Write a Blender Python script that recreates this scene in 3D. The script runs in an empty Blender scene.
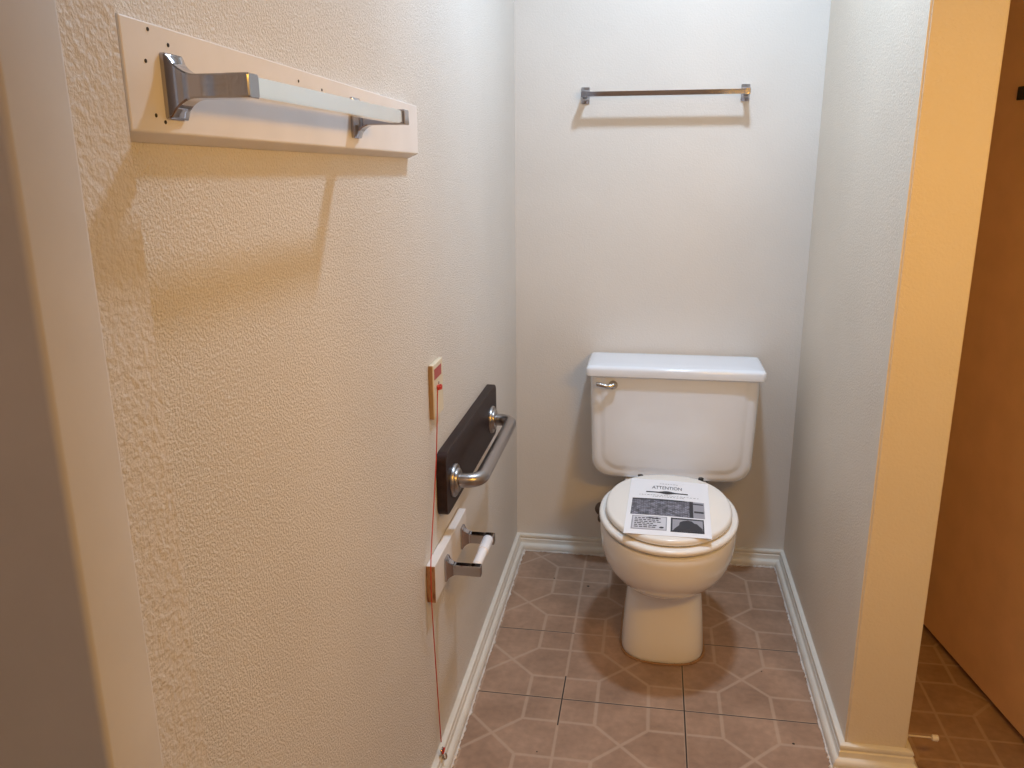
import bpy, bmesh, math, random
from mathutils import Vector, Matrix
random.seed(7)
C = bpy.context.scene
COL = C.collection
# ------------------------------------------------------------------ camera
cam = bpy.data.cameras.new('camera'); co = bpy.data.objects.new('camera', cam); COL.objects.link(co)
cam.sensor_width = 36; cam.lens = 832.92/1024*36; cam.clip_start = .01
_R = Vector((0.9863563, 0.16445536, -0.00746272)); _U = Vector((-0.03672882, 0.2640254, 0.96381616)); _F = Vector((-0.16047508, 0.95039204, -0.26646337))
m = Matrix((_R, _U, -_F)).transposed().to_4x4(); m.translation = Vector((0.4317, 0, 1.337)); co.matrix_world = m
C.camera = co
# ------------------------------------------------------------------ exposure and lights
C.view_settings.view_transform = 'Standard'; C.view_settings.look = 'None'
C.view_settings.gamma = 1; C.view_settings.use_curve_mapping = False
C.view_settings.exposure = 0.0
w = bpy.data.worlds.new('world'); C.world = w; w.use_nodes = True
w.node_tree.nodes['Background'].inputs[0].default_value = (.9, .8, .7, 1); w.node_tree.nodes['Background'].inputs[1].default_value = 0.0
COOL_POS = (.56, 1.83, 2.42); COOL_COL = (.60, .785, 1.0); COOL_W = 19
WARM_POS = (1.02, .58, 1.52); WARM_AIM = (.72, 2.2, .35); WARM_COL = (1.0, .49, .035); WARM_W = 9.6
FILL_POS = (.45, -.55, 2.28); FILL_COL = (1.0, .62, .38); FILL_W = 5.5
def lamp(name, pos, col, watts, r, aim=None, strip=0):
    l = bpy.data.lights.new(name, 'AREA' if aim else 'POINT'); l.energy = watts; l.color = col
    if strip: l.shape = 'RECTANGLE'; l.size = strip; l.size_y = 2*r
    elif aim: l.shape = 'DISK'; l.size = 2*r
    else: l.shadow_soft_size = r
    o = bpy.data.objects.new(name, l); o.location = pos; COL.objects.link(o)
    if aim: o.rotation_euler = (Vector(aim)-Vector(pos)).to_track_quat('-Z', 'Y').to_euler()
    return o
lamp('cool_bulb', COOL_POS, COOL_COL, COOL_W, .07, (COOL_POS[0], COOL_POS[1], 0))
lamp('warm_bulb', WARM_POS, WARM_COL, WARM_W, .05, WARM_AIM, .50)
lamp('hall_fill', FILL_POS, FILL_COL, FILL_W, .08)  # added unseen fill lamp, lifts the near door frame and the bowl
# ------------------------------------------------------------------ dimensions
W = .8995; D = 2.6457; HB = .055; TB = .0263; YP = 1.692; T = .1307
XR = 1.78; YF = -.95; ZC = 2.50; YJ = .633; XJ = .0215; YD = .49
# ------------------------------------------------------------------ materials
def mat(name, col, rough=.5, metal=0, **k):
    m = bpy.data.materials.new(name); m.use_nodes = True; b = m.node_tree.nodes['Principled BSDF']
    b.inputs['Base Color'].default_value = (*col, 1); b.inputs['Roughness'].default_value = rough; b.inputs['Metallic'].default_value = metal
    for a, v in k.items(): b.inputs[a.replace('_', ' ')].default_value = v
    return m
def N(m, t, **k):
    n = m.node_tree.nodes.new(t)
    for a, v in k.items(): setattr(n, a, v)
    return n
def L(m, a, b): m.node_tree.links.new(a, b)
def coord(m, scale=(1, 1, 1)):
    tc = N(m, 'ShaderNodeTexCoord'); mp = N(m, 'ShaderNodeMapping'); mp.inputs['Scale'].default_value = scale
    L(m, tc.outputs['Object'], mp.inputs[0]); return mp.outputs[0]
def bsdf(m): return m.node_tree.nodes['Principled BSDF']
def ramp(m, fac, stops):
    r = N(m, 'ShaderNodeValToRGB'); e = r.color_ramp.elements
    while len(e) < len(stops): e.new(.5)
    for el, (p, c) in zip(e, stops):
        el.position = p; el.color = (*c, 1) if len(c) == 3 else c
    L(m, fac, r.inputs[0]); return r.outputs[0]
def math_n(m, op, a, b=None, c=None):
    n = N(m, 'ShaderNodeMath', operation=op)
    for i, v in enumerate((a, b, c)):
        if v is None: continue
        if isinstance(v, (int, float)): n.inputs[i].default_value = v
        else: L(m, v, n.inputs[i])
    return n.outputs[0]
def orange_peel(name, col, strength=.5, dist=.003, rough=.55, scale=150, specks=True):
    m = mat(name, col, rough); v = coord(m)
    n1 = N(m, 'ShaderNodeTexNoise'); n1.inputs['Scale'].default_value = scale; n1.inputs['Detail'].default_value = 4; n1.inputs['Distortion'].default_value = .15
    n2 = N(m, 'ShaderNodeTexNoise'); n2.inputs['Scale'].default_value = scale*.35; n2.inputs['Detail'].default_value = 2
    for n in (n1, n2): L(m, v, n.inputs['Vector'])
    r = ramp(m, n1.outputs[0], [(.34, (0, 0, 0)), (.70, (1, 1, 1))])
    s = math_n(m, 'ADD', r, math_n(m, 'MULTIPLY', n2.outputs[0], .8))
    b = N(m, 'ShaderNodeBump'); b.inputs['Strength'].default_value = strength; b.inputs['Distance'].default_value = dist
    L(m, s, b.inputs['Height']); L(m, b.outputs[0], bsdf(m).inputs['Normal'])
    n3 = N(m, 'ShaderNodeTexNoise'); n3.inputs['Scale'].default_value = 2.2; n3.inputs['Detail'].default_value = 3; L(m, v, n3.inputs['Vector'])
    c = ramp(m, n3.outputs[0], [(.3, tuple(x*.95 for x in col)), (.7, tuple(min(1, x*1.03) for x in col))])
    L(m, c, bsdf(m).inputs['Base Color'])
    return m
M_wallL = orange_peel('wall_paint_heavy_texture', (.72, .685, .640), .6, .0018, .42, 300)
M_wallN = orange_peel('wall_paint_coarse_texture', (.71, .67, .625), .45, .0024, .42, 160)
M_wall = orange_peel('wall_paint', (.72, .69, .65), .3, .0010, .55, 200)
M_wallP = orange_peel('partition_wall_paint', (.75, .675, .575), .35, .0012, .5, 200)
M_ceil = orange_peel('ceiling_paint', (.78, .76, .72), .4, .002, .7, 110)
def gloss_paint(name, col, rough=.35, bump=.1):
    m = mat(name, col, rough); v = coord(m, (1, 1, 1))
    n = N(m, 'ShaderNodeTexNoise'); n.inputs['Scale'].default_value = 60; n.inputs['Detail'].default_value = 3; L(m, v, n.inputs['Vector'])
    b = N(m, 'ShaderNodeBump'); b.inputs['Strength'].default_value = bump; b.inputs['Distance'].default_value = .001
    L(m, n.outputs[0], b.inputs['Height']); L(m, b.outputs[0], bsdf(m).inputs['Normal'])
    n3 = N(m, 'ShaderNodeTexNoise'); n3.inputs['Scale'].default_value = 9; n3.inputs['Detail'].default_value = 4; L(m, v, n3.inputs['Vector'])
    L(m, ramp(m, n3.outputs[0], [(.35, tuple(x*.93 for x in col)), (.6, col)]), bsdf(m).inputs['Base Color'])
    return m
M_trim = gloss_paint('white_gloss_trim', (.78, .75, .68), .3)
M_board = gloss_paint('white_painted_wood', (.83, .80, .79), .4)
M_casing = gloss_paint('cream_casing_paint', (.74, .72, .71), .45)
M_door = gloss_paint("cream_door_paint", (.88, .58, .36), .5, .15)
M_caulk = mat('old_white_caulk', (.72, .68, .64), .7)
M_porc = mat("white_porcelain", (.88, .87, .88), .12, 0, Coat_Weight=.4)
M_seat = mat('white_seat_plastic', (.86, .83, .79), .22)
M_dark = mat('dark_dirt_and_gap_shade', (.03, .025, .02), .8)  # floor dirt and nail holes, also the painted-in shade between toilet parts
M_rubber = mat('black_rubber', (.02, .02, .02), .6)
M_red = mat('red_cord', (.55, .05, .03), .7)
M_redlab = mat('faded_red_label', (.42, .09, .08), .6)
M_plate = gloss_paint('cream_plastic_plate', (.72, .64, .48), .4)
M_platewood = mat('brown_plate_edge', (.38, .24, .12), .6)
M_roller = mat('white_plastic_roller', (.88, .88, .92), .3)
M_stop = mat('cream_door_stop', (.72, .62, .48), .4)
M_stoptip = mat('white_rubber_tip', (.85, .78, .68), .5)
M_dull = mat('dull_grey_metal', (.16, .13, .11), .45, .8)
M_black = mat('black_metal', (.012, .011, .01), .5)
def metal(name, col, rough, streak=False):
    m = mat(name, col, rough, 1)
    v = coord(m, (300, 8, 300) if streak else (40, 40, 40))
    n = N(m, 'ShaderNodeTexNoise'); n.inputs['Scale'].default_value = 1; n.inputs['Detail'].default_value = 3; L(m, v, n.inputs['Vector'])
    mr = N(m, 'ShaderNodeMapRange'); mr.inputs['To Min'].default_value = rough*.75; mr.inputs['To Max'].default_value = rough*1.3
    L(m, n.outputs[0], mr.inputs[0]); L(m, mr.outputs[0], bsdf(m).inputs['Roughness']); return m
M_chrome = metal('chrome', (.43, .42, .45), .07)  # chrome darkened, reflection of the dim hall is put into the colour
M_chrome_lit = metal('chrome_lit_reflection', (.97, .98, .96), .2)  # brightened copy of the chrome, its bright reflection painted into the colour
M_steel = metal('brushed_stainless', (.38, .35, .34), .30, True)
M_nickel = metal('worn_nickel', (.50, .46, .42), .22)
# dark brown board
M_brown = mat('dark_brown_paint', (.030, .014, .011), .5, Specular_IOR_Level=.28)
v = coord(M_brown, (30, 3, 30)); n = N(M_brown, 'ShaderNodeTexNoise'); n.inputs['Scale'].default_value = 3; n.inputs['Detail'].default_value = 4; L(M_brown, v, n.inputs['Vector'])
L(M_brown, ramp(M_brown, n.outputs[0], [(.3, (.016, .007, .006)), (.7, (.030, .014, .012))]), bsdf(M_brown).inputs['Base Color'])
b = N(M_brown, 'ShaderNodeBump'); b.inputs['Strength'].default_value = .15; b.inputs['Distance'].default_value = .001; L(M_brown, n.outputs[0], b.inputs['Height']); L(M_brown, b.outputs[0], bsdf(M_brown).inputs['Normal'])
# end grain wood
M_endgrain = mat('raw_wood_end_grain', (.30, .14, .07), .7)
v = coord(M_endgrain, (60, 60, 20)); n = N(M_endgrain, 'ShaderNodeTexNoise'); n.inputs['Scale'].default_value = 2; n.inputs['Detail'].default_value = 4; L(M_endgrain, v, n.inputs['Vector'])
L(M_endgrain, ramp(M_endgrain, n.outputs[0], [(.35, (.22, .09, .05)), (.55, (.42, .24, .13)), (.7, (.32, .12, .07))]), bsdf(M_endgrain).inputs['Base Color'])
# floor: 12 inch vinyl tiles, each printed with four corner squares and an X
def floor_material():
    m = mat('vinyl_tile', (.2, .1, .07), .4)
    tc = N(m, 'ShaderNodeTexCoord'); sp = N(m, 'ShaderNodeSeparateXYZ'); L(m, tc.outputs['Object'], sp.inputs[0])
    X, Y = sp.outputs[0], sp.outputs[1]; S = .3048
    u = math_n(m, 'FRACT', math_n(m, 'DIVIDE', math_n(m, 'SUBTRACT', X, .5515 - 20*S), S))
    vv = math_n(m, 'FRACT', math_n(m, 'DIVIDE', math_n(m, 'SUBTRACT', Y, 1.822 - 20*S), S))
    a = math_n(m, 'ABSOLUTE', math_n(m, 'SUBTRACT', u, .5)); c = math_n(m, 'ABSOLUTE', math_n(m, 'SUBTRACT', vv, .5))   # 0..0.5 from centre
    q = .21      # inner corner of the corner square, from the tile centre
    lw = .0165
    def line(d, wd): # 1 on the line
        mr = N(m, 'ShaderNodeMapRange'); mr.interpolation_type = 'SMOOTHSTEP'
        mr.inputs['From Min'].default_value = wd*.45; mr.inputs['From Max'].default_value = wd*1.25; mr.inputs['To Min'].default_value = 1; mr.inputs['To Max'].default_value = 0
        L(m, d, mr.inputs[0]); return mr.outputs[0]
    # X through the centre (a == c), inside the corner squares' inner corners
    inner = math_n(m, 'LESS_THAN', math_n(m, 'MAXIMUM', a, c), q)
    ex = math_n(m, 'MULTIPLY', line(math_n(m, 'MULTIPLY', math_n(m, 'ABSOLUTE', math_n(m, 'SUBTRACT', a, c)), .707), lw), inner)
    ga = math_n(m, 'MULTIPLY', line(math_n(m, 'ABSOLUTE', math_n(m, 'SUBTRACT', a, q)), lw), math_n(m, 'GREATER_THAN', c, q - lw*.6))
    gc = math_n(m, 'MULTIPLY', line(math_n(m, 'ABSOLUTE', math_n(m, 'SUBTRACT', c, q)), lw), math_n(m, 'GREATER_THAN', a, q - lw*.6))
    ea = line(math_n(m, 'SUBTRACT', .5, a), lw*.8); ec = line(math_n(m, 'SUBTRACT', .5, c), lw*.8)
    ea = math_n(m, 'MULTIPLY', ea, math_n(m, 'GREATER_THAN', math_n(m, 'ABSOLUTE', math_n(m, 'SUBTRACT', X, .8563)), .02))
    edge = math_n(m, 'MAXIMUM', ea, ec)
    fake = math_n(m, 'MAXIMUM', math_n(m, 'MAXIMUM', ex, ga), gc)
    lines = math_n(m, 'MAXIMUM', fake, edge)
    # dark open seams: thin, only along parts of the tile edges
    sa = line(math_n(m, 'SUBTRACT', .5, a), .0062); sc = line(math_n(m, 'SUBTRACT', .5, c), .0062)
    # which edges have opened: the joint across the room at y 1.82, the one at x .5515 in front of the toilet, and stretches of others
    near_y = math_n(m, 'LESS_THAN', math_n(m, 'ABSOLUTE', math_n(m, 'SUBTRACT', Y, 1.822)), .02)
    y2 = math_n(m, 'MULTIPLY', math_n(m, 'LESS_THAN', math_n(m, 'ABSOLUTE', math_n(m, 'SUBTRACT', Y, 1.822+S)), .02), math_n(m, 'GREATER_THAN', math_n(m, 'ABSOLUTE', math_n(m, 'SUBTRACT', X, .43)), .18))
    near_x = math_n(m, 'MULTIPLY', math_n(m, 'LESS_THAN', math_n(m, 'ABSOLUTE', math_n(m, 'SUBTRACT', X, .5515)), .02), math_n(m, 'LESS_THAN', Y, 2.2))
    x2 = math_n(m, 'MULTIPLY', math_n(m, 'LESS_THAN', math_n(m, 'ABSOLUTE', math_n(m, 'SUBTRACT', X, .5515-S)), .02), math_n(m, 'LESS_THAN', math_n(m, 'ABSOLUTE', math_n(m, 'SUBTRACT', Y, 1.82)), .10))
    inside = math_n(m, 'LESS_THAN', X, W)
    dark = math_n(m, 'MAXIMUM', math_n(m, 'MULTIPLY', sc, math_n(m, 'MAXIMUM', near_y, y2)), math_n(m, 'MULTIPLY', sa, math_n(m, 'MAXIMUM', near_x, x2)))
    dark = math_n(m, 'MULTIPLY', dark, inside)
    # colour
    n1 = N(m, 'ShaderNodeTexNoise'); n1.inputs['Scale'].default_value = 7; n1.inputs['Detail'].default_value = 5; n1.inputs['Roughness'].default_value = .6; L(m, tc.outputs['Object'], n1.inputs['Vector'])
    n2 = N(m, 'ShaderNodeTexNoise'); n2.inputs['Scale'].default_value = 55; n2.inputs['Detail'].default_value = 4; L(m, tc.outputs['Object'], n2.inputs['Vector'])
    base = ramp(m, n1.outputs[0], [(.3, FL1), (.7, FL2)])
    mx = N(m, 'ShaderNodeMix', data_type='RGBA', blend_type='MULTIPLY'); mx.inputs[0].default_value = .5
    L(m, base, mx.inputs[6]); L(m, ramp(m, n2.outputs[0], [(.3, (.75, .75, .75)), (.7, (1.15, 1.12, 1.1))]), mx.inputs[7])
    mg = N(m, 'ShaderNodeMix', data_type='RGBA'); mg.inputs[7].default_value = (*FLG, 1)
    L(m, math_n(m, 'MULTIPLY', lines, .62), mg.inputs[0]); L(m, mx.outputs[2], mg.inputs[6])
    md = N(m, 'ShaderNodeMix', data_type='RGBA'); md.inputs[7].default_value = (.012, .008, .006, 1)
    L(m, dark, md.inputs[0]); L(m, mg.outputs[2], md.inputs[6]); L(m, md.outputs[2], bsdf(m).inputs['Base Color'])
    h = math_n(m, 'SUBTRACT', math_n(m, 'MULTIPLY', n2.outputs[0], .25), math_n(m, 'ADD', math_n(m, 'MULTIPLY', lines, .5), dark))
    bp = N(m, 'ShaderNodeBump'); bp.inputs['Strength'].default_value = .35; bp.inputs['Distance'].default_value = .0015
    L(m, h, bp.inputs['Height']); L(m, bp.outputs[0], bsdf(m).inputs['Normal'])
    return m
FL1 = (.28, .178, .122); FL2 = (.44, .29, .205); FLG = (.50, .37, .28)
M_floor = floor_material()
# ------------------------------------------------------------------ mesh helpers
def obj(name, bm, m, parent=None, smooth=False, label=None, ang=None):
    bmesh.ops.recalc_face_normals(bm, faces=bm.faces)
    me = bpy.data.meshes.new(name); bm.to_mesh(me); bm.free()
    o = bpy.data.objects.new(name, me); COL.objects.link(o)
    if m: me.materials.append(m)
    if smooth:
        for p in me.polygons: p.use_smooth = True
        if ang is None: ang = 40
        try: me.set_sharp_from_angle(angle=math.radians(ang))
        except Exception: pass
    if parent: o.parent = parent
    if label: o['label'] = label
    return o
def thing(name, label, cat, loc=(0, 0, 0), group=None):
    o = bpy.data.objects.new(name, None); COL.objects.link(o); o.location = loc; o.empty_display_size = .05
    o['label'] = label; o['category'] = cat
    if group: o['group'] = group
    return o
def tag(o, label, cat, group=None):
    o['label'] = label; o['category'] = cat
    if group: o['group'] = group
    return o
def struct(o, label=None, cat=None):
    o['kind'] = 'structure'
    if label: o['label'] = label
    if cat: o['category'] = cat
    return o
def box(x0, x1, y0, y1, z0, z1, bev=0, seg=2, bm=None):
    nb = bmesh.new(); bmesh.ops.create_cube(nb, size=1)
    for v in nb.verts: v.co = Vector(((x0+x1)/2 + v.co.x*(x1-x0), (y0+y1)/2 + v.co.y*(y1-y0), (z0+z1)/2 + v.co.z*(z1-z0)))
    if bev: bmesh.ops.bevel(nb, geom=nb.edges[:], offset=bev, segments=seg, affect='EDGES', profile=.5)
    if bm is None: return nb
    merge(bm, nb); return bm
def merge(bm, nb):
    me = bpy.data.meshes.new('tmp'); nb.to_mesh(me); nb.free(); bm.from_mesh(me); bpy.data.meshes.remove(me)
def loft(rings, cap=True, bm=None, closed=True):
    bm = bm or bmesh.new(); R = [[bm.verts.new(p) for p in r] for r in rings]; n = len(R[0])
    for a, b in zip(R, R[1:]):
        for i in range(n if closed else n-1):
            j = (i+1) % n
            bm.faces.new((a[i], a[j], b[j], b[i]))
    if cap:
        bm.faces.new(R[0][::-1]); bm.faces.new(R[-1])
    return bm
def tube(pts, r, n=16, bm=None, closed_path=False):
    pts = [Vector(p) for p in pts]; rings = []
    prev = None
    for i, p in enumerate(pts):
        a = pts[i-1] if i else (pts[-1] if closed_path else p); b = pts[i+1] if i+1 < len(pts) else (pts[0] if closed_path else p)
        t = (b-a).normalized()
        if prev is None:
            up = Vector((0, 0, 1)) if abs(t.z) < .9 else Vector((1, 0, 0)); u = t.cross(up).normalized()
        else: u = (prev - t*prev.dot(t)).normalized()
        prev = u; v = t.cross(u); rr = r[i] if isinstance(r, (list, tuple)) else r
        rings.append([p + (u*math.cos(k*2*math.pi/n) + v*math.sin(k*2*math.pi/n))*rr for k in range(n)])
    if closed_path: rings.append(rings[0])
    return loft(rings, not closed_path, bm)
def lathe(prof, c, axis, n=32, bm=None):   # prof: (dist along axis, radius)
    ax = Vector(axis).normalized(); up = Vector((0, 0, 1)) if abs(ax.z) < .9 else Vector((1, 0, 0)); u = ax.cross(up).normalized(); v = ax.cross(u)
    c = Vector(c)
    return loft([[c + ax*d + (u*math.cos(k*2*math.pi/n) + v*math.sin(k*2*math.pi/n))*max(r, 1e-4) for k in range(n)] for d, r in prof], True, bm)
# ------------------------------------------------------------------ room shell
struct(obj('floor', box(-.12, XR, YF, D, -.05, 0), M_floor))
struct(obj('ceiling', box(-.12, XR+.1, YF-.1, D+.1, ZC, ZC+.08), M_ceil))
struct(obj('wall_back', box(-.12, XR+.1, D, D+.1, -.05, ZC), M_wall))
# left wall: thin plane x=0 up to the step, then a proud strip ending in the doorway
struct(obj('wall_left', box(-.12, 0, YJ, D, -.05, ZC), M_wallL))
bm = box(-.12, XJ, .44, YJ, -.05, ZC)
ed = [e for e in bm.edges if all(abs(v.co.x-XJ) < 1e-5 and abs(v.co.y-YJ) < 1e-5 for v in e.verts)]
bmesh.ops.bevel(bm, geom=ed, offset=.006, segments=3, affect='EDGES')
struct(obj('wall_left_return', bm, M_wallN))
struct(obj('wall_right', box(XR, XR+.1, YF, D, -.05, ZC), M_wall))
struct(obj('wall_front', box(-.12, XR+.1, YF-.1, YF, -.05, ZC), M_wall))
bm = box(W, W+T, YP, D, 0, ZC)
ed = [e for e in bm.edges if all(abs(v.co.y-YP) < 1e-5 for v in e.verts) and abs(e.verts[0].co.z-e.verts[1].co.z) > 1]
bmesh.ops.bevel(bm, geom=ed, offset=.004, segments=3, affect='EDGES')
struct(obj('wall_partition', bm, M_wallP))
# the wall the doorway stands in (the picture is taken through it), its painted frame, the dim hall on the near side
bm = box(-.12, .085, .408, .452, -.05, ZC); box(.93, XR, .408, .452, -.05, ZC, bm=bm); box(.085, .93, .408, .452, 2.08, ZC, bm=bm)
struct(obj('wall_entry', bm, M_wall))
struct(obj('trim_1', box(-.005, .100, .4015, .4565, 0, 2.12, .0045, 4), M_casing, smooth=True))
struct(obj('trim_2', box(.915, .975, .4015, .4565, 0, 2.12, .0045, 4), M_casing, smooth=True))
struct(obj('trim_3', box(.1005, .9145, .4015, .4565, 2.06, 2.12, .007, 4), M_casing, smooth=True))
struct(obj('wall_hall_left', box(-.22, -.12, YF, .408, -.05, ZC), M_wall))
# ------------------------------------------------------------------ baseboards
PROF = [(0, 0), (TB-.002, 0), (TB, .004), (TB, .011), (TB-.002, .018), (TB-.006, .0225), (.0150, .0245), (.0135, .027), (.0135, .038), (.0120, .0395), (.0105, .0405), (.0105, .0435), (.0125, .0455), (.0130, .049), (.0115, .053), (.0080, .0550), (0, .0550)]
def baseboard(name, p0, p1, nrm, m0, m1):
    # p0->p1 wall line on the floor, nrm out of the wall; m0,m1: mitre (+1 inner corner shortens, -1 outer corner lengthens, 0 square)
    p0 = Vector((*p0, 0)); p1 = Vector((*p1, 0)); d = (p1-p0).normalized(); n = Vector((*nrm, 0)); rings = []
    K = 12
    for k in range(K+1):
        r = []
        for t, z in PROF:
            a = p0 + d*t*m0; b = p1 - d*t*m1
            r.append(a.lerp(b, k/K) + n*t + Vector((0, 0, z + .0008)))
        rings.append(r)
    o = obj(name, loft(rings), M_trim, smooth=True, ang=35); struct(o)
    # ragged bead of old caulk along the foot
    a = p0 + d*(TB*m0) + n*TB; b = p1 - d*(TB*m1) + n*TB; ln = (b-a).length; k = int(ln/.006); rr = random.Random(sum(map(ord, name))); pts = []; rad = []
    ph = rr.random()*9
    for i in range(k+1):
        q = a.lerp(b, i/k); thick = .0022 + .0012*math.sin(i*.37+ph)*math.sin(i*.11) + (rr.random()**6)*.004
        q += n*(thick*.25 + rr.uniform(-.0008, .0012)); q.z = .0015 + rr.uniform(0, .001); pts.append(q); rad.append(max(.0012, thick))
    obj('caulk_bead', tube(pts, rad, 8), M_caulk, o, smooth=True)
    return o
baseboard('baseboard_left', (0, YJ), (0, D), (1, 0), 0, 1)
baseboard('baseboard_back', (0, D), (W, D), (0, -1), 1, 1)
baseboard('baseboard_right', (W, D), (W, YP), (-1, 0), 1, -1)
baseboard('baseboard_partition_end', (W, YP), (W+T, YP), (0, -1), -1, -1)
baseboard('baseboard_partition_side', (W+T, YP), (W+T, D), (1, 0), -1, 1)
# ------------------------------------------------------------------ towel bars, roll holder (shared parts)
def post_bm(frame, plate=(.016, .026), arm=(.0085, .0105), reach=.085, head=.0125):
    """post in a local frame: origin on the surface, a=along bar, n=out, z=up.  plate then a concave flare to a square arm."""
    o, A, Nn = frame; Z = Vector((0, 0, 1)); rings = []
    def ring(d, ha, hz, bev=.0015):
        pts = []
        for sa, sz in ((1, 1), (-1, 1), (-1, -1), (1, -1)):
            c = [(sa*ha, sz*(hz-bev)), (sa*(ha-bev), sz*hz)]
            if sa*sz < 0: c = c[::-1]
            pts += c
        return [o + A*x + Z*z + Nn*d for x, z in pts]
    P = [(0, plate[0], plate[1]), (.0035, plate[0], plate[1]), (.005, plate[0]*.93, plate[1]*.93)]
    for k in range(1, 9):
        t = k/8; f = (1-t)**2.3
        P.append((.005 + .022*t, arm[0] + (plate[0]*.86-arm[0])*f, arm[1] + (plate[1]*.86-arm[1])*f))
    P += [(reach-.022, arm[0], arm[1]), (reach-.020, arm[0]*1.03, head), (reach-.001, arm[0]*1.03, head), (reach, arm[0]*.9, head*.93)]
    rings = [ring(*p) for p in P]
    return loft(rings)
def towel_bar(label, p0, p1, nrm, reach, bar_h, plate, arm, head, group=None, barmat=None):
    p0 = Vector(p0); p1 = Vector(p1); A = (p1-p0).normalized(); Nn = Vector(nrm); Z = Vector((0, 0, 1))
    t = thing('towel_bar', label, 'towel bar', (p0+p1)/2, group)
    inv = -t.location
    for s, p in ((1, p0), (-1, p1)):
        bm = post_bm((p + inv, A*s, Nn), plate, arm, reach, head); obj('bracket', bm, M_chrome, t, smooth=True, ang=25)
    bm = bmesh.new(); rings = []
    c = reach - head*1.0
    e0 = arm[0]*.8
    for q in (p0 + A*e0, p1 - A*e0):
        rings.append([q + inv + Nn*(c + sx*bar_h*.9) + Z*sz*bar_h for sx, sz in ((1, 1), (-1, 1), (-1, -1), (1, -1))])
    bm = loft(rings, True, bm); bmesh.ops.bevel(bm, geom=bm.edges[:], offset=.0012, segments=2, affect='EDGES')
    obj('bar', bm, barmat or M_chrome_lit, t, smooth=True, ang=25)
    return t
# painted backing board for the near towel bar
bt = tag(obj('backing_board', None or box(0.0005, .0195, YJ+.001, 1.472, 1.337, 1.428, .0015, 2), M_board), 'long white painted board on the left wall holding the chrome towel bar', 'wooden board')
for v in bt.data.vertices:   # the board hangs slightly out of level, its lower edge planed at an angle
    f = (v.co.y-YJ)/(1.478-YJ); front = (v.co.x-.0005)/.019
    if v.co.z > 1.38: v.co.z += (1-f)*.016 - f*.010
    else: v.co.z += (1-f)*(.012+.008*front) + f*(-.007+.008*front)
nh = bmesh.new()
for y, z in ((.672, 1.437), (.664, 1.412), (.700, 1.428), (.670, 1.370), (.683, 1.365), (.715, 1.38), (.97, 1.420), (1.20, 1.406), (1.235, 1.403), (1.04, 1.415)):
    lathe([(0, .0018), (.0006, .0016)], (.0194, y, z), (1, 0, 0), 8, nh)
obj('nail_hole', nh, M_dark, bt)['kind'] = 'stuff'
towel_bar('chrome square towel bar mounted on the long white board on left wall', (.0195, .7, 1.394), (.0195, 1.153, 1.386), (1, 0, 0), .075, .0083, (.0155, .0265), (.0100, .0098), .0100, barmat=M_chrome_lit)
towel_bar('chrome towel bar on the back wall above the toilet tank', (.216, D-.0002, 1.5035), (.682, D-.0002, 1.5035), (0, -1, 0), .072, .0068, (.0125, .0235), (.0075, .0085), .0088, barmat=M_chrome)
# ------------------------------------------------------------------ emergency pull cord plate
t = thing('pull_cord_switch', 'cream wall plate with red label and red knotted cord on left wall', 'pull cord', (0, 1.592, .875))
def loc(o, bm):
    for v in bm.verts: v.co -= o.location
    return bm
obj('wall_plate', loc(t, box(.0004, .0100, 1.556, 1.632, .819, .932, .002, 2)), M_plate, t)
obj('plate_side', loc(t, box(.0004, .0082, 1.5545, 1.5562, .820, .931)), M_platewood, t, label='brown unpainted edge')
obj('red_label', loc(t, box(.0100, .0104, 1.563, 1.619, .900, .922)), M_redlab, t, label='faded red label')
obj('screw', loc(t, lathe([(0, .003), (.0012, .003), (.0016, .002)], (.0100, 1.594, .887), (1, 0, 0), 12)), M_nickel, t, smooth=True)
bm = bmesh.new()
for k in range(3):
    a = [(.014+.004*math.sin(q*math.pi/4+k), 1.586+.008*math.cos(q*math.pi/4+k), .880+.003*math.sin(q*math.pi/4)*(1 if k % 2 else -1)) for q in range(8)]
    tube(a, .0018, 8, bm, True)
tube([(.010, 1.586, .880), (.015, 1.586, .880)], .003, 10, bm)
obj('cord_knot', loc(t, bm), M_red, t, smooth=True)
pts = [(0.015, 1.566, 0.879), (0.014, 1.547, 0.758), (0.014, 1.515, 0.662), (0.017, 1.477, 0.592), (0.021, 1.449, 0.552), (0.021, 1.446, 0.52), (0.018, 1.455, 0.471), (0.014, 1.477, 0.365), (0.014, 1.492, 0.209), (0.014, 1.504, 0.094)]
def smooth_path(P, n=6):
    P = [Vector(p) for p in P]; out = []
    for i in range(len(P)-1):
        a = P[max(i-1, 0)]; b = P[i]; c = P[i+1]; d = P[min(i+2, len(P)-1)]
        for k in range(n):
            s = k/n; out.append(.5*((2*b) + (c-a)*s + (2*a-5*b+4*c-d)*s*s + (3*b-a-3*c+d)*s**3))
    out.append(P[-1]); return out
obj('cord', loc(t, tube(smooth_path(pts), .0011, 8)), M_red, t, smooth=True)
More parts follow.
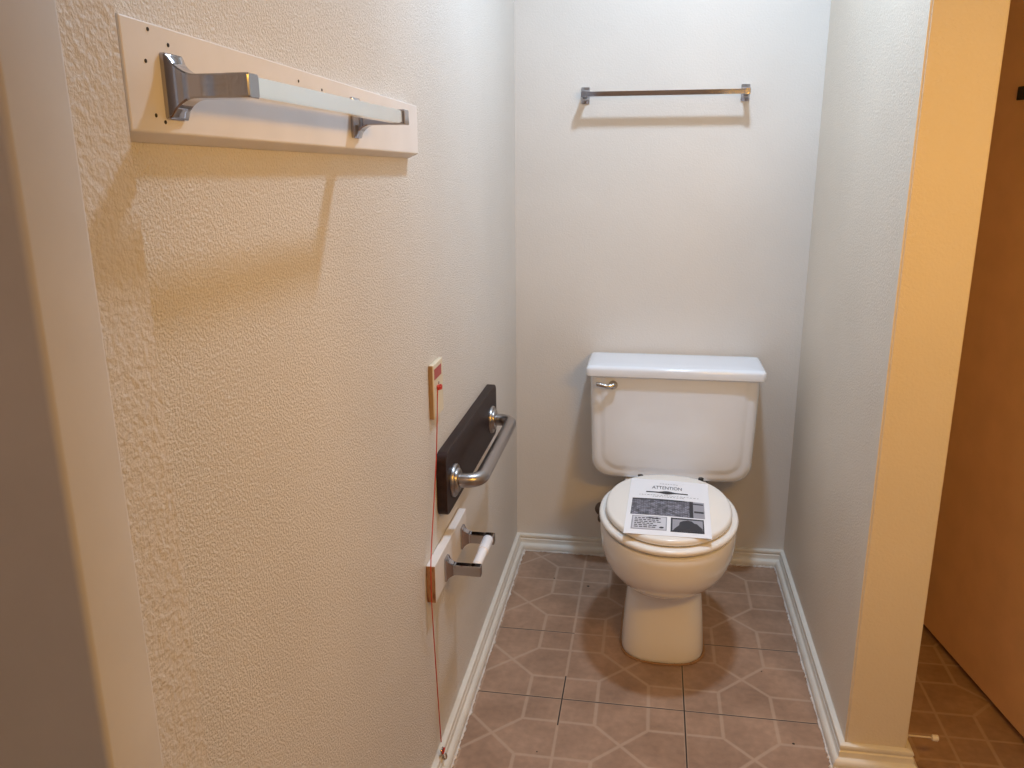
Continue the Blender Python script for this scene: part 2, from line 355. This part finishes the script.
# eye ring and knot at the foot of the cord, screwed to the baseboard
bm = bmesh.new()
tube([(.0140, 1.509+.008*math.cos(a), .066+.008*math.sin(a)) for a in [k*math.pi/8 for k in range(16)]], .0016, 8, bm, True)
tube([(.0175+.004*math.cos(a), 1.516, .048+.008*math.sin(a)) for a in [k*math.pi/8 for k in range(16)]], .0022, 8, bm, True)
tube([(.008, 1.516, .045), (.017, 1.516, .045)], .0016, 8, bm)
obj('ring', loc(t, bm), M_nickel, t, smooth=True, label='small dull metal rings')
bm = bmesh.new()
for k in range(2): tube([(.0150+.003*math.sin(a+k), 1.511+.006*math.cos(a), .066+.004*math.sin(a*2+k)) for a in [q*math.pi/5 for q in range(10)]], .0016, 8, bm, True)
obj('cord_knot', loc(t, bm), M_red, t, smooth=True)
# ------------------------------------------------------------------ dark board + grab bar
bm = bmesh.new()
def rounded_rect(y0, y1, z0, z1, r, n=6):
    out = []
    for cy, cz, a0 in ((y1-r, z1-r, 0), (y0+r, z1-r, 90), (y0+r, z0+r, 180), (y1-r, z0+r, 270)):
        for k in range(n+1):
            a = math.radians(a0 + 90*k/n); out.append((cy+r*math.cos(a), cz+r*math.sin(a)))
    return out
def plate_x(y0, y1, z0, z1, r, x0, x1, bev=.002):
    R = rounded_rect(y0, y1, z0, z1, r); R2 = rounded_rect(y0+bev, y1-bev, z0+bev, z1-bev, max(r-bev, .001))
    return loft([[(x0, y, z) for y, z in R], [(x1-bev, y, z) for y, z in R], [(x1, y, z) for y, z in R2]])
YB0, YB1, ZB0, ZB1 = 1.588, 2.165, .590, .732
bb = tag(obj('backing_board', plate_x(YB0, YB1, ZB0, ZB1, .022, .0005, .022), M_brown, smooth=True, ang=30), 'dark brown rounded board on the left wall behind the steel grab bar', 'wooden board')
t = thing('grab_bar', 'brushed stainless steel grab bar on dark brown board beside the toilet', 'grab bar', (.026, 1.88, .655))
G0, G1, GZ = 1.655, 2.090, .6505
for y in (G0, G1):
    f = obj('flange', loc(t, lathe([(0, .037), (.004, .037), (.0065, .035), (.0072, .0345), (.0072, .028), (.011, .0275), (.0135, .024), (.014, .016)], (.0222, y, GZ), (1, 0, 0), 40)), M_steel, t, smooth=True, ang=50)
R = .034; XO = .079; pts = [(.034, G0, GZ)]
for k in range(9):
    a = math.radians(90*k/8); pts.append((XO-R+R*math.sin(a), G0+R-R*math.cos(a), GZ))
for k in range(9):
    a = math.radians(90*k/8); pts.append((XO-R+R*math.cos(a), G1-R+R*math.sin(a), GZ))
pts.append((.034, G1, GZ))
obj('rail', loc(t, tube(pts, .0158, 24)), M_steel, t, smooth=True, ang=60)
# ------------------------------------------------------------------ roll holder board + holder
YT0, YT1, ZT0, ZT1 = 1.484, 1.775, .447, .530
bm = box(.0005, .0195, YT0, YT1, ZT0, ZT1, .0015, 2)
tb = tag(obj('backing_board', bm, M_board), 'short thick white block under the grab bar holding the roll holder', 'wooden board')
obj('end_grain', box(.001, .0189, YT0-.0008, YT0+.0002, ZT0+.001, ZT1-.001), M_endgrain, tb, label='raw reddish wood end grain')
t = thing('toilet_paper_holder', 'chrome toilet paper holder with empty white roller on white block', 'toilet paper holder', (.028, 1.65, .485))
for s, y in ((1, 1.572), (-1, 1.725)):
    obj('bracket', loc(t, post_bm((Vector((.0197, y, .481)), Vector((0, s, 0)), Vector((1, 0, 0))), (.014, .0265), (.0085, .0115), .077, .0120)), M_chrome, t, smooth=True, ang=25)
bm = lathe([(0, .005), (.003, .0075), (.006, .0105), (.070, .0105), (.0715, .0122), (.130, .0122), (.134, .010), (.137, .005)], (.084, 1.580, .485), (0, 1, 0), 28)
obj('roller', loc(t, bm), M_roller, t, smooth=True, ang=40)
# ------------------------------------------------------------------ toilet
CX = .4985; TX = .511
toilet = thing('toilet', 'white two-piece porcelain toilet with closed lid against the back wall', 'toilet', (CX, 2.3, 0))
def egg(yf, yb, hw, z, n=56, ex=2.0, exb=2.4, cx=CX, ym=None):
    """plan outline: half superellipse to the front (yf) and to the back (yb), widest at ym"""
    if ym is None: ym = yf + (yb-yf)*.52
    out = []
    for k in range(n):
        a = 2*math.pi*k/n; c, s = math.cos(a), math.sin(a); e = ex if s < 0 else exb
        x = hw*math.copysign(abs(c)**(2/e), c); l = (ym-yf) if s < 0 else (yb-ym)
        out.append((cx+x, ym + l*math.copysign(abs(s)**(2/e), s), z))
    return out
rings = [egg(2.017, 2.50, .1120, .0012, ex=2.7, exb=3, ym=2.12), egg(2.015, 2.50, .1135, .012, ex=2.7, exb=3, ym=2.12), egg(2.024, 2.50, .1105, .06, ex=2.6, exb=3, ym=2.13),
         egg(2.032, 2.50, .1060, .12, ex=2.5, exb=3, ym=2.13), egg(2.036, 2.49, .1015, .165, ex=2.4, exb=3, ym=2.14), egg(2.030, 2.48, .1010, .185, ex=2.3, exb=3, ym=2.15),
         egg(2.008, 2.46, .1080, .200, ex=2.2, exb=3, ym=2.14), egg(1.982, 2.44, .1220, .216, ex=2.1, exb=3, ym=2.13), egg(1.948, 2.42, .1400, .238, ex=2.05, exb=3, ym=2.12),
         egg(1.915, 2.40, .1560, .262, ex=2.05, exb=3, ym=2.12), egg(1.886, 2.39, .1690, .292, ex=2.05, exb=2.8, ym=2.115), egg(1.868, 2.38, .1765, .325, ex=2.05, exb=2.7, ym=2.11),
         egg(1.861, 2.375, .1795, .358, ex=2.05, exb=2.6, ym=2.11), egg(1.859, 2.372, .1800, .380, ex=2.05, exb=2.6, ym=2.11), egg(1.863, 2.37, .1770, .3885, ex=2.05, exb=2.6, ym=2.11),
         egg(1.875, 2.36, .168, .3915, ex=2.05, exb=2.6, ym=2.11), egg(1.93, 2.30, .12, .3918, ex=2.05, exb=2.4, ym=2.11)]
bm = loft(rings)
# rear deck carrying the tank
dk = bmesh.new()
def rrect(cx, y0, y1, hw, z, r, n=5):
    out = []
    for sx, cy, a0 in ((1, y1-r, 0), (-1, y1-r, 90), (-1, y0+r, 180), (1, y0+r, 270)):
        for k in range(n+1):
            a = math.radians(a0+90*k/n); out.append((cx+sx*(hw-r)+r*math.cos(a), cy+r*math.sin(a), z))
    return out
loft([rrect(CX, 2.22, 2.50, .095, .12, .04), rrect(CX, 2.22, 2.56, .105, .24, .04), rrect(CX, 2.22, 2.60, .125, .31, .04), rrect(CX, 2.22, 2.61, .128, .343, .04), rrect(CX, 2.225, 2.605, .124, .3505, .037)], True, dk)
merge(bm, dk)
bowl = obj('bowl', loc(toilet, bm), M_porc, toilet, smooth=True, ang=50)
# old caulk at the foot
cp = [Vector(p) for p in egg(2.010, 2.50, .1155, .002, n=140, ex=2.7, exb=3, ym=2.12)]
rr = random.Random(4)
obj('caulk_bead', loc(toilet, tube([p + Vector((rr.uniform(-.001, .001), rr.uniform(-.001, .001), 0)) for p in cp], [.0022+.0016*rr.random() for _ in cp], 6, None, True)), mat('stained_caulk', (.36, .20, .10), .8), toilet, smooth=True, label='stained brown caulk')
# seat ring
def pad(yf, yb, hw, z0, z1, bev, ym, exb=2.3, dome=0, tilt=0):
    r = []
    steps = [(0, z0+bev), (-.001, z0+bev)]
    r.append(egg(yf+bev, yb-bev, hw-bev, z0, ex=2.05, exb=exb, ym=ym))
    for k in range(0, 5):
        a = math.radians(-90+k*22.5*1); r.append(egg(yf+bev-bev*math.cos(a), yb-bev+bev*math.cos(a), hw-bev+bev*math.cos(a), z0+bev+bev*math.sin(a), ex=2.05, exb=exb, ym=ym))
    for k in range(0, 5):
        a = math.radians(k*22.5); r.append(egg(yf+bev-bev*math.cos(a), yb-bev+bev*math.cos(a), hw-bev+bev*math.cos(a), z1-bev+bev*math.sin(a), ex=2.05, exb=exb, ym=ym))
    for f in (.85, .6, .35, .12):
        yc = ym
        r.append(egg(yc-(yc-yf-bev)*f, yc+(yb-bev-yc)*f, (hw-bev)*f, z1 + dome*(1-f*f), ex=2.05, exb=exb, ym=ym))
    return loft(r)
obj('seat', loc(toilet, pad(1.860, 2.325, .1835, .3945, .4105, .0078, 2.11)), M_seat, toilet, smooth=True, ang=60)
obj('seat_gap_shade', loc(toilet, pad(1.888, 2.30, .155, .4095, .4125, .002, 2.10)), M_dark, toilet, smooth=True, label='dark pad standing in for the shade under the lid')  # dark pad paints in the shade between seat and lid
lid = obj('seat_lid', loc(toilet, pad(1.880, 2.318, .1660, .4120, .4310, .009, 2.10, dome=.004)), M_seat, toilet, smooth=True, ang=60)
for s in (-1, 1):
    obj('hinge', loc(toilet, box(CX+s*.060-.018, CX+s*.060+.018, 2.310, 2.336, .391, .413, .007, 3)), M_seat, toilet, smooth=True)
    obj('bolt', loc(toilet, lathe([(0, .012), (.004, .012), (.006, .008), (.02, .008)], (TX+s*.09, 2.40, .372), (0, 0, 1), 16)), M_rubber, toilet, smooth=True)
# tank: rounded trapezoid outline with a raised front panel
def tank_outline(inset, y):
    zt, zb = .6865, .354; ht, hb_ = .2530, .2435; r = .058
    cz = (zt+zb)/2 + .03
    pts = []
    def side(z): return hb_ + (ht-hb_)*(z-zb)/(zt-zb)
    pts.append((side(zt), zt)); 
    for k in range(1, 8): 
        z = zt + (zb+r-zt)*k/8; pts.append((side(z), z))
    for k in range(0, 9):
        a = math.radians(90*k/8); h = side(zb+r); pts.append((h-r+r*math.cos(a), zb+r-r*math.sin(a)))
    for k in range(1, 6):
        pts.append(((hb_-r)*(1-k/6), zb-.003*math.sin(k/6*math.pi/2)))
    pts.append((0, zb-.003))
    full = pts + [(-x, z) for x, z in pts[-2::-1]]
    out = []
    for x, z in full:
        # inset sides and bottom, keep the top edge at zt
        fx = (ht-inset)/ht; fz = ((zt-zb)-inset)/(zt-zb)
        out.append((TX + x*fx, y, zt - (zt-z)*fz))
    return out
def tank_prof():
    YBk, YFt = 2.628, 2.452
    P = [(.010, YBk), (.0, YBk-.010)]
    P += [(0, YFt+.040), (.001, YFt+.026), (.004, YFt+.015), (.009, YFt+.008), (.016, YFt+.004), (.024, YFt+.0025), (.030, YFt+.0025), (.034, YFt+.0018), (.039, YFt-.0004), (.044, YFt-.0024), (.050, YFt-.0034), (.075, YFt-.004), (.12, YFt-.0042)]
    return P
rings = [tank_outline(i, y) for i, y in tank_prof()]
bm = loft(rings, True)
M_tank = mat('porcelain_cool_lit', (.82, .87, .95), .12, 0, Coat_Weight=.4)  # copy of the bowl porcelain with the light's cool cast in its colour
tank = obj('tank', loc(toilet, bm), M_tank, toilet, smooth=True, ang=65)
obj('tank_lid_shade', loc(toilet, box(TX-.236, TX+.236, 2.462, 2.622, .683, .692)), M_dark, toilet, label='dark slab standing in for the shade under the tank lid')  # dark slab paints in the shade below the tank lid
# tank lid
rings = []
def lidring(ins, z): return rrect(TX, 2.431+ins, 2.634-ins, .2640-ins, z-.0070, max(.016-ins*.5, .004))
for ins, z in ((.014, .6975), (.004, .6950), (.0005, .6965), (0, .7000), (0, .7160), (.0015, .7205), (.005, .7240), (.010, .7258), (.02, .7265), (.06, .7268)):
    rings.append(lidring(ins, z))
obj('tank_lid', loc(toilet, loft(rings)), M_tank, toilet, smooth=True, ang=50)
# flush lever
lv = thing('flush_lever', '', ''); del lv['label']; del lv['category']; bpy.data.objects.remove(lv)
bm = lathe([(0, .0135), (.003, .0135), (.006, .0115), (.010, .0100), (.014, .0095), (.018, .008), (.0205, .004)], (.329, 2.448, .6600), (0, -1, 0), 24)
tube(smooth_path([(.329, 2.434, .6600), (.318, 2.431, .6595), (.305, 2.428, .6610), (.292, 2.428, .6640), (.284, 2.430, .6650), (.280, 2.431, .6645)], 5), [.0068]*5+[.0062]*5+[.0056]*5+[.0062]*5+[.0064]*5+[.004], 14, bm)
obj('flush_lever', loc(toilet, bm), M_nickel, toilet, smooth=True, ang=60, label='worn metal flush lever')
# supply valve and hose, left of the bowl
sv = thing('shutoff_valve', 'dull metal water shutoff valve low on the back wall behind the bowl', 'water valve', (.296, D, .165))
obj('escutcheon', loc(sv, lathe([(0, .026), (.003, .026), (.008, .014), (.010, .010)], (.296, D-.0005, .165), (0, -1, 0), 24)), M_dull, sv, smooth=True)
bm = lathe([(0, .008), (.05, .008), (.052, .012), (.07, .012), (.072, .004)], (.296, D-.009, .165), (0, -1, 0), 16)
tube([(.296, D-.06, .165), (.296, D-.06, .195)], .008, 14, bm)
obj('valve_body', loc(sv, bm), M_dull, sv, smooth=True)
obj('handle', loc(sv, lathe([(0, .004), (.004, .011), (.010, .011), (.014, .006)], (.296, D-.080, .165), (0, -1, 0), 10)), M_dull, sv, smooth=True)
obj('supply_hose', loc(toilet, tube(smooth_path([(.296, D-.06, .199), (.318, D-.07, .225), (.352, D-.085, .26), (.372, D-.09, .30), (.376, D-.09, .343)]), .0055, 12)), M_dull, toilet, smooth=True)
# ------------------------------------------------------------------ printed notice on the lid
pz = .4365
A0 = Vector((.397, 2.262, pz)); A1 = Vector((.609, 2.246, pz)); B0 = Vector((.386, 1.905, pz)); B1 = Vector((.600, 1.900, pz))
def pp(u, v, dz=0):
    q = A0.lerp(A1, u).lerp(B0.lerp(B1, u), v)
    # the sheet lies on the lid; the two near corners hang over its curved edge
    yr = (q.y-2.10)/.220; xr = (q.x-CX)/.1660; e = math.sqrt(xr*xr+yr*yr) if yr < 0 else abs(xr)
    q.z = .4315 + .004*max(0, 1-e*e) + .0012 + .003*max(0, e-.9)
    q.z -= 0.02*max(0, e-1.05)
    q.z += .0012*math.sin(u*3.1+.4)*math.sin(v*math.pi*1.5)
    q.z += dz; return q
M_paper = mat('white_paper', (.86, .86, .90), .7)
M_ink = mat('black_ink', (.03, .03, .04), .6)
M_grey = mat('grey_ink', (.33, .33, .38), .6)
paper = thing('printed_notice', 'white printed notice sheet with dark photographs lying on the toilet lid', 'paper', tuple(A0.lerp(B1, .5)))
def sheet(u0, u1, v0, v1, dz, nu=14, nv=18):
    bm = bmesh.new(); t = .0003
    top = [[bm.verts.new(pp(u0+(u1-u0)*i/nu, v0+(v1-v0)*j/nv, dz)) for i in range(nu+1)] for j in range(nv+1)]
    bot = [[bm.verts.new(pp(u0+(u1-u0)*i/nu, v0+(v1-v0)*j/nv, dz-t)) for i in range(nu+1)] for j in range(nv+1)]
    for j in range(nv):
        for i in range(nu):
            bm.faces.new((top[j][i], top[j][i+1], top[j+1][i+1], top[j+1][i])); bm.faces.new((bot[j][i], bot[j+1][i], bot[j+1][i+1], bot[j][i+1]))
    for i in range(nu):
        bm.faces.new((top[0][i], bot[0][i], bot[0][i+1], top[0][i+1])); bm.faces.new((top[nv][i], top[nv][i+1], bot[nv][i+1], bot[nv][i]))
    for j in range(nv):
        bm.faces.new((top[j][0], top[j+1][0], bot[j+1][0], bot[j][0])); bm.faces.new((top[j][nu], bot[j][nu], bot[j+1][nu], top[j+1][nu]))
    return bm
obj('sheet', loc(paper, sheet(0, 1, 0, 1, 0)), M_paper, paper, smooth=True, ang=60)
# pictures
M_pic = mat('printed_photo_tiles', (.12, .12, .15), .6)
tc = coord(M_pic); wv = N(M_pic, 'ShaderNodeTexBrick'); wv.inputs['Scale'].default_value = 40; wv.inputs['Color1'].default_value = (.09, .09, .12, 1); wv.inputs['Color2'].default_value = (.16, .16, .20, 1); wv.inputs['Mortar'].default_value = (.30, .30, .36, 1); wv.inputs['Mortar Size'].default_value = .03
L(M_pic, tc, wv.inputs[0]); n = N(M_pic, 'ShaderNodeTexNoise'); n.inputs['Scale'].default_value = 60; L(M_pic, tc, n.inputs['Vector'])
mx = N(M_pic, 'ShaderNodeMix', data_type='RGBA', blend_type='MULTIPLY'); mx.inputs[0].default_value = 1; L(M_pic, wv.outputs[0], mx.inputs[6]); L(M_pic, ramp(M_pic, n.outputs[0], [(.35, (.35, .35, .35)), (.65, (1.3, 1.3, 1.3))]), mx.inputs[7]); L(M_pic, mx.outputs[2], bsdf(M_pic).inputs['Base Color'])
dz = .0004
p1 = obj('picture', loc(paper, sheet(.05, .79, .400, .690, dz, 12, 8)), M_pic, paper, label='wide dark printed photograph')
p1b = obj('picture', loc(paper, sheet(.79, .935, .400, .690, dz, 4, 6)), M_grey, paper, label='pale right end of the wide photograph')
bm = sheet(.755, .80, .400, .690, dz*1.6, 2, 6)
for u0, v0, u1, v1 in ((.80, .43, .925, .45), (.81, .57, .925, .60), (.05, .400, .70, .425)): merge(bm, sheet(u0, u1, v0, v1, dz*1.6, 3, 1))
obj('dark_stripe', loc(paper, bm), M_ink, paper)
p2 = obj('picture', loc(paper, sheet(.075, .49, .71, .925, dz, 6, 6)), M_grey, paper, label='pale printed box with small writing')
bm = sheet(.090, .478, .722, .912, dz*1.6, 6, 6); M_pale = mat('pale_ink', (.62, .62, .68), .6)
obj('picture_ground', loc(paper, bm), M_pale, paper)
p3 = obj('picture', loc(paper, sheet(.535, .92, .71, .935, dz, 6, 6)), M_ink, paper, label='printed photograph of a dark mound')
obj('picture_ground', loc(paper, sheet(.555, .905, .735, .915, dz*1.5, 6, 6)), M_grey, paper)
# dark mound silhouette
prof = [(.56, .915), (.60, .86), (.63, .83), (.64, .78), (.68, .755), (.73, .742), (.78, .752), (.81, .785), (.84, .79), (.87, .83), (.90, .86), (.905, .915)]
bm = bmesh.new()
for (u0, v0), (u1, v1) in zip(prof, prof[1:]):
    bm.faces.new([bm.verts.new(pp(u, v, dz*2.2)) for u, v in ((u0, .916), (u0, v0), (u1, v1), (u1, .916))])
obj('mound_print', loc(paper, bm), M_ink, paper)
# blobs and illegible small writing
bm = bmesh.new(); rr = random.Random(3)
def blob(u, v, a, b, dzz=dz*2.4):
    bm.faces.new([bm.verts.new(pp(u+a*math.cos(k*math.pi/5), v+b*math.sin(k*math.pi/5), dzz)) for k in range(10)])
for u, v, a, b in ((.37, .745, .022, .014), (.43, .885, .028, .014), (.30, .74, .05, .008)): blob(u, v, a, b)
for row in range(6):
    u = .110
    while u < (.38 if row < 3 else .34):
        wd = rr.uniform(.02, .05); v0 = .742+row*.028
        bm.faces.new([bm.verts.new(pp(a, b, dz*2.4)) for a, b in ((u, v0), (u+wd, v0), (u+wd, v0+.013), (u, v0+.013))]); u += wd+rr.uniform(.008, .015)
# ornament rule under the heading
for k in range(24):
    u0 = .21+.53*k/24; u1 = .21+.53*(k+1)/24; h = .010+.022*math.exp(-((k-11.5)/3.2)**2)
    bm.faces.new([bm.verts.new(pp(a, b, dz*1.4)) for a, b in ((u0, .268-h), (u1, .268-h), (u1, .268+h), (u0, .268+h))])
for v0, ua, ub in ((.325, .13, .88), (.352, .30, .70), (.085, .38, .62)):
    u = ua
    while u < ub:
        wd = rr.uniform(.012, .035)
        bm.faces.new([bm.verts.new(pp(a, b, dz*1.4)) for a, b in ((u, v0), (u+wd, v0), (u+wd, v0+.005), (u, v0+.005))]); u += wd+rr.uniform(.01, .018)
obj('small_print', loc(paper, bm), M_ink, paper)['kind'] = 'stuff'
# heading
cu = bpy.data.curves.new('heading', 'FONT'); cu.body = 'ATTENTION'; cu.size = 1; cu.align_x = 'CENTER'
to = bpy.data.objects.new('heading_tmp', cu); COL.objects.link(to); bpy.context.view_layer.update()
me = bpy.data.meshes.new_from_object(to.evaluated_get(bpy.context.evaluated_depsgraph_get())); bpy.data.objects.remove(to)
wd = max(v.co.x for v in me.vertices)-min(v.co.x for v in me.vertices); ht = max(v.co.y for v in me.vertices)
for v in me.vertices: v.co = pp(.475 + v.co.x/wd*.38, .200 - v.co.y/ht*.062, dz*1.4) - paper.location
ho = bpy.data.objects.new('heading', me); COL.objects.link(ho); ho.parent = paper; me.materials.append(M_ink); ho['label'] = 'heading reading ATTENTION'
# ------------------------------------------------------------------ door leaf on the right, door stop
hinge = Vector((1.198, 2.57)); dirv = Vector((.1665, -.986)); nrm = Vector((.986, .1665))
dr = bpy.data.objects.new('door_1', None); COL.objects.link(dr); dr.location = (hinge.x, hinge.y, 0); struct(dr, 'plain cream door standing open on the right behind the partition', 'door'); dr.rotation_euler = (0, 0, math.atan2(dirv.y, dirv.x))
# local x along leaf, local y to the left of it (away from camera side = +?)
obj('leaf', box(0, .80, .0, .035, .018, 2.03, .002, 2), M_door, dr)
obj('hook_plate', box(.365, .435, -.006, 0, 1.448, 1.478, .002, 2), M_black, dr, label='small black metal plate')
for z in (.25, 1.05, 1.8): obj('hinge', tube([(-.004, -.004, z-.04), (-.004, -.004, z+.04)], .006, 12), M_nickel, dr, smooth=True)
# small specks
ds = thing('door_stop', 'thin cream door stop with white tip sticking out of the partition above baseboard', 'door stop', (W+T, 1.712, .075))
obj('base', loc(ds, lathe([(0, .009), (.003, .009), (.006, .004)], (W+T+.0002, 1.712, .0745), (1, 0, 0), 16)), M_stop, ds, smooth=True)
obj('rod', loc(ds, lathe([(0, .0022), (.058, .0022)], (W+T+.004, 1.712, .0745), (1, 0, 0), 12)), M_stop, ds, smooth=True)
obj('tip', loc(ds, lathe([(0, .0055), (.002, .0072), (.012, .0072), (.014, .005)], (W+T+.056, 1.712, .0745), (1, 0, 0), 16)), M_stoptip, ds, smooth=True)
# small specks of dirt on the tiles
bm = bmesh.new()
for x, y, r in ((.155, 2.44, .0032), (.268, 2.405, .0045), (.76, 2.02, .002), (.21, 1.62, .002), (.80, 1.74, .0035)):
    lathe([(0, r), (.0006, r*.7)], (x, y, .0002), (0, 0, 1), 7, bm)
o = tag(obj('floor_dirt', bm, M_dark), 'tiny dark specks of dirt on the brown tile floor', 'dirt'); o['kind'] = 'stuff'
# ------------------------------------------------------------------ ceiling lamp bodies (above the view), the hall one added with its fill
def lamp_body(label, pos):
    t = thing('ceiling_light', label, 'ceiling light', (pos[0], pos[1], ZC))
    obj('canopy', loc(t, lathe([(0, .09), (.012, .09), (.02, .05), (.045, .03), (.05, .02)], (pos[0], pos[1], ZC-.0005), (0, 0, -1), 32)), M_trim, t, smooth=True)
lamp_body('round white ceiling light above the toilet alcove', COOL_POS)
lamp_body('added unseen round white lamp body for the hall fill light', FILL_POS)
t = thing('wall_lamp', 'long white vanity lamp bar on the inside of the doorway wall', 'lamp', (1.02, .452, 1.58))
obj('back_plate', loc(t, box(.76, 1.28, .4525+.006, .475, 1.52, 1.64, .004, 3)), M_trim, t, smooth=True)
aim = (Vector(WARM_AIM)-Vector(WARM_POS)).normalized(); sd = aim.cross(Vector((0, 0, 1))).normalized(); up = sd.cross(aim)
P0 = Vector(WARM_POS); rings = []
for sx in (-.27, .27):
    rings.append([P0 + sd*sx + aim*a + up*b for a, b in ((-.004, -.056), (-.050, -.056), (-.056, -.050), (-.056, .050), (-.050, .056), (-.004, .056), (-.004, .050), (-.046, .046), (-.046, -.046), (-.004, -.050))])
obj('reflector', loc(t, loft(rings)), M_trim, t)
for sx in (-.2, .2): obj('arm', loc(t, tube([(1.02+sx, .472, 1.58), tuple(P0 + sd*sx - aim*.054)], .009, 12)), M_nickel, t, smooth=True)
